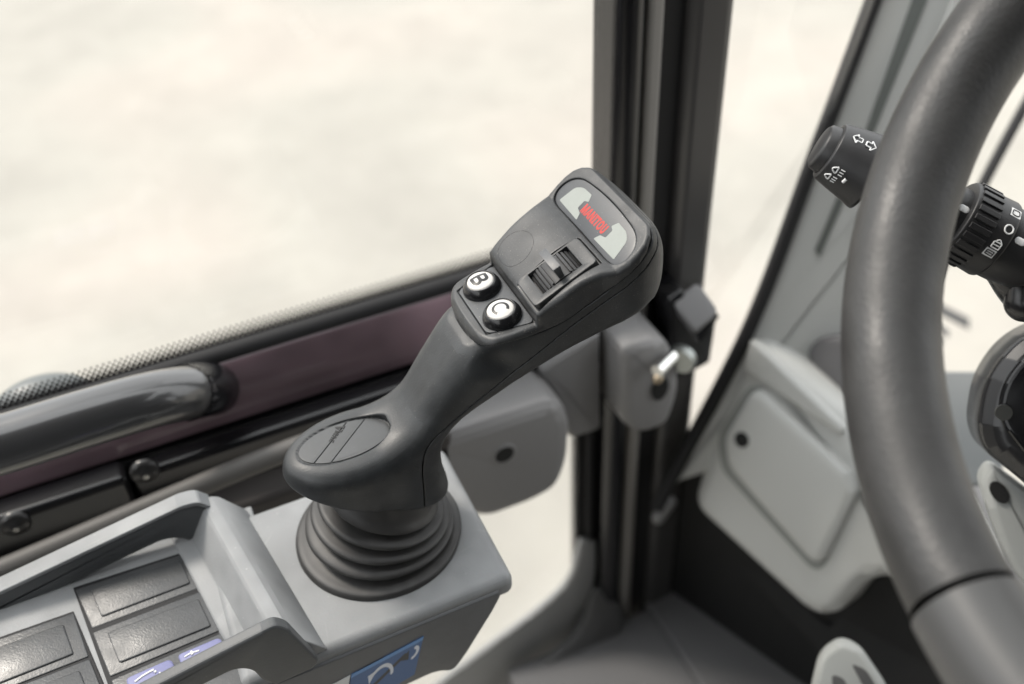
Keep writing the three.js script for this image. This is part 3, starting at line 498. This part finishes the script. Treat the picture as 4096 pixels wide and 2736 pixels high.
  flat(-0.98, -0.72, 406, 430); curve(ring, 'wiper_sign', [[-0.92, 411], [-0.78, 411], [-0.78, 425], [-0.92, 425], [-0.92, 411]], 1.2, 112.5, M.seal);
  { const P = []; for (let i = 0; i <= 24; i++) P.push([-0.36 + Math.sin(i / 12 * Math.PI) * 0.105, 416 + Math.cos(i / 12 * Math.PI) * 9.5]); curve(ring, 'zero_sign', P, 1.9, 112); }
  const box = (a0, a1, y0, y1, w, rad, m) => { for (const L of [[[a0, y0], [a1, y0]], [[a0, y1], [a1, y1]], [[a0, y0], [a0, y1]], [[a1, y0], [a1, y1]], [[(a0 + a1) / 2, y0], [(a0 + a1) / 2, y1]]]) curve(ring, 'wiper_sign', L, w, rad, m); };
  box(0.02, 0.17, 402, 420, 1.7, 112); curve(ring, 'wiper_sign', [[0.0, 405], [-0.05, 411], [0.0, 418]], 1.5, 112);
  flat(0.21, 0.42, 396, 421); box(0.26, 0.37, 400, 417, 1.1, 112.6, M.seal);
  // rubber gaiter and switch body under the base
  const E0 = deep(2300, 600, 0.4), E1 = deep(2330, 720, 0.4);
  part(st, 'rubber_gaiter', tube([deep(2262, 560, 0.415), deep(2310, 600, 0.41), deep(2352, 660, 0.41), deep(2420, 690, 0.42)], 62 * S, 24, 20), M.pod);
  { const g = new THREE.CapsuleGeometry(46 * S, 70 * S, 8, 20), p = deep(2352, 660, 0.405), q = deep(2346, 720, 0.405); part(st, 'lever_foot', boxUV(between(g, p, q)), M.pod); }
}
// ================================================================ joystick
{
  const joy = thing('joystick', 'dark grey joystick with two round lettered buttons and a thumb roller on its head', 'joystick');
  const mirror = (half) => [...half, ...half.slice().reverse().filter((p) => p[1] !== 0).map(([x, y]) => [x, -y])];
  const profB = field2(spline2([[31, 26], [29.5, 40], [29.8, 50], [33, 58], [41, 66.5], [58, 77], [76, 89], [92, 98], [108, 105], [116, 107.6], [119.5, 108.6], [121.5, 108.4], [127.5, 111.5], [131.8, 117], [133, 124], [130.5, 132.5], [125, 139.5], [119, 143], [112, 138.5], [103, 130], [90, 122.5], [74, 112.5], [60, 108.8], [53, 106.6], [47.5, 104.2], [42.5, 100], [37.3, 94], [31.5, 86.6], [25, 77.6], [18.5, 69.2], [12, 61.4], [6, 53], [4, 42], [12, 24]], 150));
  const planB = field2(spline2(mirror([[-3, 0], [-2, 12], [6, 16.5], [20, 17.5], [40, 18.5], [55, 20.5], [70, 23.5], [85, 26], [98, 28.8], [108, 31], [115, 30.6], [122, 27.5], [128, 21.5], [132, 12], [133.2, 0]]), 120));
  const profM = field2([[71, 100], [71.2, 118.4], ...spline2([[71.6, 119], [74.5, 121.4], [80, 125.1], [85, 128.2], [90, 130.7], [97, 133], [102.2, 133.6]], 24, false), [106, 136], [115.6, 143.4], [118.6, 145.4], [121.5, 144.8], [125, 139.5], [128.5, 132], [129, 122], [110, 104]], 0.25);
  const planM = field2([...mirror([[71, 23.6], [76, 24.8], [82, 26], [90, 26.9], [97, 28.3], [103, 30.6], [107, 31.6], [111, 31.6], [114.5, 30.6], [117.5, 28], [120, 23.6], [121.8, 18.3], [123, 12], [123.6, 6], [123.8, 0]])], 0.25);
  const profT = field2(spline2([[31, 26], [29.5, 40], [29.8, 50], [33, 58], [41, 66.5], [58, 77], [76, 89], [92, 98], [108, 105], [116, 107.6], [119.5, 108.6], [121.5, 108.4], [127.5, 111.5], [131.8, 117], [133, 124], [131.2, 132], [127, 138.6], [122, 143.2], [117, 147], [111, 149], [103, 144], [90, 136], [76, 126], [64, 115], [57, 109.2], [53, 106.6], [47.5, 104.2], [42.5, 100], [37.3, 94], [31.5, 86.6], [25, 77.6], [18.5, 69.2], [12, 61.4], [6, 53], [4, 42], [12, 24]], 160));
  const profF = field2([[45, 100], [48.2, 107.2], [50.4, 109.4], [56, 110.8], [74, 114], [77, 103]], 0.25);
  const planF = field2(spline2([[48.2, 0], [48.8, 8], [50.3, 15], [53.5, 20.2], [58, 22], [73, 24], [80, 24], [80, -24], [73, -24], [58, -22], [53.5, -20.2], [50.3, -15], [48.8, -8]], 90), 0.25);
  const smoothLine = (p, n) => spline2(p, n, false);
  const regCover = field2([...smoothLine([[16, 8], [18.5, 40], [19.5, 54], [21.8, 61.5], [27, 66.8], [33, 71], [40, 75.8], [57, 88.4], [75, 102.4], [93, 115.6], [108, 126.4], [117, 133.8], [122, 140], [126, 152]], 120), [170, 150], [170, 60], [40, 5]], 0.3, 40);
  const regTop = field2([...smoothLine([[30, 102], [40, 102.2], [47, 103.8], [51, 106], [55, 108.2], [61, 108.9], [70, 109.8], [78, 112], [86, 115.6], [95, 121.5], [103, 128], [109, 133.2], [115, 138.6], [120, 145], [124, 153]], 120), [60, 165], [20, 140]], 0.3, 40);
  const frame = (u, v, deg) => { const a = deg * Math.PI / 180, c = Math.cos(a), s = Math.sin(a); return { c, s, to: (x, y) => [(x - u) * c + (y - v) * s, -(x - u) * s + (y - v) * c], m: new THREE.Matrix4().makeBasis(V(c, s, 0), V(0, 0, 1), V(s, -c, 0)).setPosition(u, v, 0) }; };
  // frames of the faces: x = along (forward), y = across (towards the seat), third = n
  const fp = frame(52, 109.9, 10), mod = frame(82.6, 126.8, 25.5), dsp = frame(102.6, 133.2, 38);
  const place = (g, f) => { g.applyMatrix4(new THREE.Matrix4().makeBasis(V(f.c, f.s, 0), V(0, 0, 1), V(-f.s, f.c, 0)).setPosition(...[f.m.elements[12], f.m.elements[13], 0])); g.scale(MM, MM, MM); return boxUV(flipIf(g)); };
  // (x, y, n) is left-handed in that frame, so the winding is turned round
  function flipIf(g) { g = g.index ? g.toNonIndexed() : g; for (const k of Object.keys(g.attributes)) { const a = g.attributes[k], s = a.itemSize, r = a.array; for (let i = 0; i < r.length; i += 3 * s) for (let q = 0; q < s; q++) { const t = r[i + s + q]; r[i + s + q] = r[i + 2 * s + q]; r[i + 2 * s + q] = t; } } return g; }
  const dispOut = spline2(mirror([[-0.4, 0], [-0.4, 12], [-0.3, 22], [0.6, 25.6], [2.8, 27.7], [6, 28.4], [10.8, 27], [14.4, 22.5], [16.2, 12], [16.8, 0]]), 120);
  const dispF = field2(dispOut, 0.2, 6);
  const plateOut = [[-12, 4.2], [17.6, 4.2], [17.6, 22], [-12, 22]];
  const plateF = field2(plateOut, 0.25, 6);
  const padOut = [[1.8, -15.2], [20.2, -20.6], [20.2, 20.6], [1.8, 15.2]], padF = field2(padOut, 0.25, 6);

  const flange = (x, y, z) => {
    const k0 = Math.hypot((x + 3) / 31, z / 21), k1 = Math.hypot((x + 3) / 961, z / 441), e = k0 * (k0 - 1) / (k1 + 1e-9);
    let d = smax(e, y - 64.6 - 0.02 * (x + 10), 10);
    return d;
  };
  const ovalE = (x, z) => { const k0 = Math.hypot((x + 6.5) / 20, z / 11), k1 = Math.hypot((x + 6.5) / 400, z / 121); return k0 * (k0 - 1) / (k1 + 1e-9); };
  const dim = (x, y, z) => { const c = Math.cos(-0.42), s = Math.sin(-0.42), X = (x - 46) * c + (y - 102.5) * s, Y = -(x - 46) * s + (y - 102.5) * c; return (Math.hypot(X / 12, Y / 5.4, (z - 20.6) / 3) - 1) * 3.4; };
  const bodyRaw = (x, y, z, prof = profT) => {
    let d = comb(prof(x, y), planB(x, z), 11 - 4 * Math.max(0, Math.min(1, (x - 62) / 30)));
    if (x < 60 && y < 100) {
      let fl = flange(x, y, z);
      d = smin(d, fl, 12);
      d = smax(d, -Math.max(ovalE(x, z) - 0.0, 63.9 - y - 0.0, y - 67.2), 0.8);
      d = smax(d, (37.5 - 0.5 * x - y) / 1.118, 1.6);
    }
    if (x < 70) d = smax(d, -dim(x, y, z), 4);
    return d;
  };
  const grip = (x, y, z) => { const d = bodyRaw(x, y, z); if (d > 6) return d; return smax(smax(d, -(regCover(x, y) - 0.2), 0.35), -(regTop(x, y) - 0.2), 0.35); };
  const cover = (x, y, z) => { const d = bodyRaw(x, y, z); if (d > 6) return d; return smax(d, regCover(x, y) + 0.2, 0.35); };
  const topRaw = (x, y, z) => {
    const M = comb(profM(x, y), planM(x, z), 2.2), F = comb(profF(x, y), planF(x, z), 2.4);
    let d = smin(smin(bodyRaw(x, y, z, profB), M, 1.2), F, 1.2);
    return d;
  };
  const top = (x, y, z) => {
    let d = topRaw(x, y, z); if (d > 6) return d;
    d = smax(d, regTop(x, y) + 0.2, 0.35);
    const [a, n] = dsp.to(x, y); d = smax(d, -Math.max(dispF(a, z), -n - 1.2, n - 4), 0.4);
    const [b, m] = mod.to(x, y); d = smax(d, -Math.max(plateF(b, z) - 0.6, -m - 2.6, m - 6), 0.4);
    const [c, l] = fp.to(x, y); d = smax(d, -Math.max(padF(c, z) - 0.3, -l - 0.7, l - 3), 0.4);
    return d;
  };
  part(joy, 'grip', solid(grip, [-38, 136, 24, 152, -34, 34], 0.75), M.grip);
  part(joy, 'front_cover', solid(cover, [14, 142, 20, 146, -34, 34], 0.75), M.head);
  const housing = part(joy, 'switch_housing', solid(top, [44, 130, 102, 150, -35, 35], 0.5), M.head);

  // oval name plate on the palm rest
  {
    const oval = []; for (let i = 0; i < 72; i++) { const t = i / 72 * Math.PI * 2; oval.push([-6.5 + 19.2 * Math.cos(t), 10.2 * Math.sin(t)]); }
    const cut = (k0, k1) => { let P = oval; for (const [sg, k] of [[1, k0], [-1, k1]]) { const Q = [], f = (p) => sg * (0.66 * (p[0] + 6.5) + 0.75 * p[1] - k); P.forEach((p, i) => { const q = P[(i + 1) % P.length], a = f(p), b = f(q); if (a >= 0) Q.push(p); if ((a >= 0) !== (b >= 0)) Q.push([p[0] + (q[0] - p[0]) * a / (a - b), p[1] + (q[1] - p[1]) * a / (a - b)]); }); P = Q; } return P.filter((p, i) => { const q = P[(i + P.length - 1) % P.length]; return Math.hypot(p[0] - q[0], p[1] - q[1]) > 0.02; }); };
    const flat = (pts, h) => { const g = smoothExtrude(outline(pts), h, 0.15); g.rotateX(Math.PI / 2); g.translate(0, 64.1 + h - 0.6, 0); g.scale(MM, MM, MM); return boxUV(g); };
    const plateG = part(joy, 'name_plate', merge([flat(cut(-40, -5.1), 0.8), flat(cut(-4.65, 1.1), 0.75), flat(cut(1.55, 40), 0.8)]), M.pad2 = std({ map: scaled(dusty(0.06, 0.062, 0.063, 300, [0.3, 0.29, 0.25], 0.1), 20), roughness: 0.38 }));
    const font0 = await new FontLoader().loadAsync('fonts/droid/droid_serif_bold.typeface.json');
    const tg = new TextGeometry('V', { font: font0, size: 3.8, depth: 0.25, curveSegments: 4 }), tg2 = new TextGeometry('MAC', { font: font0, size: 2.1, depth: 0.25, curveSegments: 4 });
    tg.translate(0, 0, 0); tg2.translate(3.2, 1.0, 0);
    const lg = mergeGeometries([tg, tg2]); lg.rotateX(-Math.PI / 2); lg.rotateY(-2.32); lg.translate(-6.6, 64.25, -10.4); lg.scale(MM, MM, MM);
    part(plateG, 'lettering', boxUV(lg), std({ color: rgb(0.02, 0.02, 0.02), roughness: 0.6 }));
  }

  // button pad with its two buttons
  const pad = part(joy, 'button_pad', place((() => { const g = smoothExtrude(outline(padOut, 3), 0.9, 0.25); g.translate(0, 0, -0.75); return g; })(), fp), M.pad);
  const capTex = (letter) => canvasTex(256, 256, (c) => {
    c.fillStyle = '#eeebe6'; c.fillRect(0, 0, 256, 256); c.fillStyle = c.strokeStyle = '#08080a'; c.lineJoin = c.lineCap = 'round';
    if (letter === 'B') { c.lineWidth = 30; c.beginPath(); c.moveTo(84, 66); c.lineTo(84, 190); c.lineTo(136, 190); c.bezierCurveTo(186, 188, 186, 130, 132, 128); c.lineTo(88, 128); c.moveTo(84, 66); c.lineTo(130, 66); c.bezierCurveTo(172, 66, 174, 124, 132, 128); c.stroke(); }
    else { c.lineWidth = 24; c.lineCap = 'butt'; c.beginPath(); c.arc(138, 128, 62, Math.PI * 0.27, Math.PI * 1.73); c.stroke(); }
  });
  for (const [letter, w] of [['B', -10.3], ['C', 10.1]]) {
    const col = lathe([[8.1, -0.6], [8.1, 0.3], [7.85, 1.5], [7.3, 2.7], [6.5, 3.8], [6.1, 4.15], [5.85, 4.1], [5.7, 3.7]], 64); col.rotateX(Math.PI / 2);
    col.translate(10.9, w, 0.15);
    const b = part(joy, 'push_button', place(col, fp), M.collar, letter === 'B' ? 'white domed button marked B' : 'white domed button marked C');
    const R = 13.5, prof = []; for (let i = 0; i <= 14; i++) { const r = 5.7 * (1 - i / 14), y = Math.sqrt(R * R - r * r) - Math.sqrt(R * R - 32.5); prof.push([Math.max(r, 0.0001), y + (i === 0 ? -0.4 : 0.1)]); }
    prof.unshift([5.7, 2 - 3.2]);
    const cap = lathe(prof, 64); cap.rotateX(Math.PI / 2); cap.translate(10.9, w, 3.95);
    let g = cap.toNonIndexed(); const p = g.attributes.position, uv = new Float32Array(p.count * 2);
    for (let i = 0; i < p.count; i++) { uv[i * 2] = 0.5 + (p.getY(i) - w) / 12.2; uv[i * 2 + 1] = 0.5 + (p.getX(i) - 10.9) / 12.2; }
    const uvA = new THREE.BufferAttribute(uv, 2); g = place(g, fp); { const q = new Float32Array(uv.length); for (let i = 0; i < p.count; i += 3) for (const [a, c] of [[0, 0], [1, 2], [2, 1]]) { q[(i + a) * 2] = uv[(i + c) * 2]; q[(i + a) * 2 + 1] = uv[(i + c) * 2 + 1]; } g.setAttribute('uv', new THREE.BufferAttribute(q, 2)); }
    part(b, 'cap', g, new THREE.MeshPhysicalMaterial({ map: capTex(letter), color: rgb(0.7, 0.7, 0.7), roughness: 0.38 }));
  }

  // thumb roller in its plate
  {
    const hole = outline([[-6.7, 5.6], [12, 5.6], [12, 19.2], [-6.7, 19.2]].reverse(), 0.25);
    let g = new THREE.ExtrudeGeometry(outline(plateOut, 2.6, [hole]), { depth: 2.6, bevelEnabled: true, bevelSize: 0.35, bevelThickness: 0.35, bevelOffset: -0.35, bevelSegments: 2, curveSegments: 6 });
    g = toCreasedNormals(g, 0.6); g.translate(0, 0, -2.1);
    const bend = (g) => { const p = g.attributes.position; for (let i = 0; i < p.count; i++) p.setZ(i, p.getZ(i) - 0.0042 * (p.getX(i) - 3) ** 2 + 0.35); return g; };
    const rp = part(joy, 'roller_plate', place(bend(g), mod), M.head);
    const R = 12.2, C = -10.8, X0 = 2.8, arc = [], rib = (a0, a1, r0, r1) => { const s = new THREE.Shape(); const n = 6; for (let i = 0; i <= n; i++) { const a = a0 + (a1 - a0) * i / n; i ? s.lineTo(Math.sin(a) * r1, Math.cos(a) * r1) : s.moveTo(Math.sin(a) * r1, Math.cos(a) * r1); } for (let i = n; i >= 0; i--) { const a = a0 + (a1 - a0) * i / n; s.lineTo(Math.sin(a) * r0, Math.cos(a) * r0); } return s; };
    const strip = (s, w0, w1, b = 0.12) => { const q = smoothExtrude(s, w1 - w0, b, 2); const p = q.attributes.position, n = q.attributes.normal; for (let i = 0; i < p.count; i++) { const x = p.getX(i), y = p.getY(i), z = p.getZ(i); p.setXYZ(i, x + X0, z + w0, y + C); const nx = n.getX(i), ny = n.getY(i), nz = n.getZ(i); n.setXYZ(i, nx, nz, ny); } return flipIf(q); };
    const drum = part(joy, 'thumb_roller', place(strip(rib(-0.9, 0.9, 5, R), 5.9, 18.9), mod), M.roller);
    for (const a of [-0.74, -0.6, -0.46, -0.32]) part(drum, 'ridge', place(strip(rib(a - 0.04, a + 0.04, R - 0.5, R + 0.75), 6, 18.8, 0.2), mod), M.roller);
    for (const a of [0.36, 0.5, 0.64, 0.78]) part(drum, 'ridge', place(strip(rib(a - 0.04, a + 0.04, R - 0.5, R + 0.75), 6, 18.8, 0.2), mod), M.roller);
    part(drum, 'thumb_tab', place(strip(rib(-0.07, 0.12, R - 0.5, R + 5.4), 5.4, 18.6, 0.55), mod), M.pad);
    // the ring pressed into the blank opposite
    const ring = []; for (let i = 0; i < 64; i++) { const t = i / 64 * Math.PI * 2, a = -4.3 + 8.7 * Math.cos(t), w = -12.9 + 8.7 * Math.sin(t), p = snap(top, [mod.m.elements[12] + a * mod.c - 1.5 * -mod.s * -1 * 0, mod.m.elements[13] + a * mod.s, w], 8); ring.push(V(...p).multiplyScalar(MM)); }
    part(housing, 'blank_outline', tube(ring, 0.00006, 128, 6, true), M.groove);
  }

  // display: dark panel, two pale windows and the red lettering
  {
    const inset = (pts, k) => pts.map(([x, y]) => { const cx = 8, l = Math.hypot(x - cx, y); return [x + (cx - x) / l * k, y - y / l * k]; });
    const g = smoothExtrude(outline(inset(dispOut, 0.35)), 1.0, 0.2, 2); g.translate(0, 0, -1.5);
    const d = part(joy, 'display_panel', place(flipIf(flipIf(g)), dsp), M.display);
    const h1 = [[1.9, -23.4, 0.8], [10.2, -21.6, 1.6], [12.6, -18, 2], [12.9, -11.2, 0.6], [10, -9.6, 0.6], [9.1, -11.8, 0.6], [5.3, -11.8, 0.6], [4.4, -8.6, 0.6], [1.6, -7.3, 0.6]];
    for (const s of [1, -1]) { const q = smoothExtrude(outline(h1.map(([x, y, r]) => [x, y * s, r])), 0.12, 0.02, 1); q.translate(0, 0, -0.5 - 0.05); part(d, 'light_window', place(q, dsp), M.windowGrey); }
    const font = await new FontLoader().loadAsync('fonts/droid/droid_sans_bold.typeface.json');
    const tg = new TextGeometry('MANITOU', { font, size: 3.6, depth: 0.05, curveSegments: 5, bevelEnabled: true, bevelSize: 0.14, bevelThickness: 0.03, bevelSegments: 1 }); tg.computeBoundingBox(); const bb = tg.boundingBox;
    tg.translate(-(bb.min.x + bb.max.x) / 2, -(bb.min.y + bb.max.y) / 2, 0); tg.scale(18.6 / (bb.max.x - bb.min.x), 1.12, 1);
    const p = tg.attributes.position, n = tg.attributes.normal; for (let i = 0; i < p.count; i++) { const x = p.getX(i), y = p.getY(i), z = p.getZ(i); p.setXYZ(i, y + 7.1, x - 0.3, z - 0.53); n.setXYZ(i, n.getY(i), n.getX(i), n.getZ(i)); }
    part(d, 'lettering', place(flipIf(tg), dsp), M.red);
  }

  // rubber boot
  {
    const prof = [[37.6, -0.5], [37.5, 1.4], [36.9, 2.4], [35.6, 2.9], [32.6, 3.3], [29.5, 3.9], [28, 4.6], [28.6, 5.4], [31.6, 6.4], [33.2, 7.4], [32.8, 8.5], [30, 9.6], [26.4, 10.4], [25.2, 11.1], [25.8, 11.8], [29, 12.4], [30.9, 13.3], [30.4, 14.4], [27.2, 15.4], [23.8, 16.1], [22.8, 16.8], [23.4, 17.5], [26.6, 18.1], [28.2, 19], [27.7, 20.1], [24.6, 21.1], [21.4, 21.8], [20.6, 22.5], [21.4, 23.1], [24.2, 23.8], [25.2, 24.8], [24.8, 26.2], [23.2, 29], [22, 33], [21.2, 38], [20.5, 44]];
    const curve = new THREE.CatmullRomCurve3(prof.map(([r, h]) => V(r, h, 0)), false, 'centripetal').getPoints(190), N = 120, pos = [], idx = [];
    for (const q of curve) { const f = Math.min(1.25, Math.max(0, (q.y - 2) / 26)), a = -0.40 * f, cx = 5.5 * f, hy = q.y - 1.0 * f; for (let i = 0; i <= N; i++) { const t = i / N * Math.PI * 2, rr = q.x * (1 + 0.012 * IN.noise(Math.cos(t) * 1.6 + 3, Math.sin(t) * 1.6, q.y * 0.22)), x = rr * Math.cos(t), z = rr * Math.sin(t); pos.push(cx + x * Math.cos(a), hy + x * Math.sin(a), z - 1); } }
    for (let j = 0; j < curve.length - 1; j++) for (let i = 0; i < N; i++) { const a = j * (N + 1) + i, b = a + N + 1; idx.push(a, b, a + 1, b, b + 1, a + 1); }
    let g = new THREE.BufferGeometry(); g.setAttribute('position', new THREE.Float32BufferAttribute(pos, 3)); g.setIndex(idx); g = mergeVertices(g, 1e-3); g.computeVertexNormals(); g.scale(MM, MM, MM);
    part(joy, 'rubber_boot', boxUV(g), M.rubber);
  }
}
// ================================================================ unseen dark cab walls and roof, added to shade the near-side faces
{
  const shell = (name, g, m) => { const o = new THREE.Mesh(g, m); o.name = name; o.userData = { kind: 'structure' }; o.castShadow = o.receiveShadow = true; scene.add(o); };
  const lining = std({ color: rgb(0.018, 0.018, 0.019), roughness: 0.85 });
  shell('added_side_wall', rbox(-0.95, 1.1, -0.55, 1.15, 1.0, 1.03, 0.005), lining);
  shell('added_roof_shade', rbox(-0.95, 1.1, 1.12, 1.15, 0.16, 1.0, 0.005), lining);
  shell('added_rear_wall', rbox(-0.98, -0.95, -0.55, 0.3, -0.16, 1.03, 0.005), lining);
}
renderer.render(scene, camera);
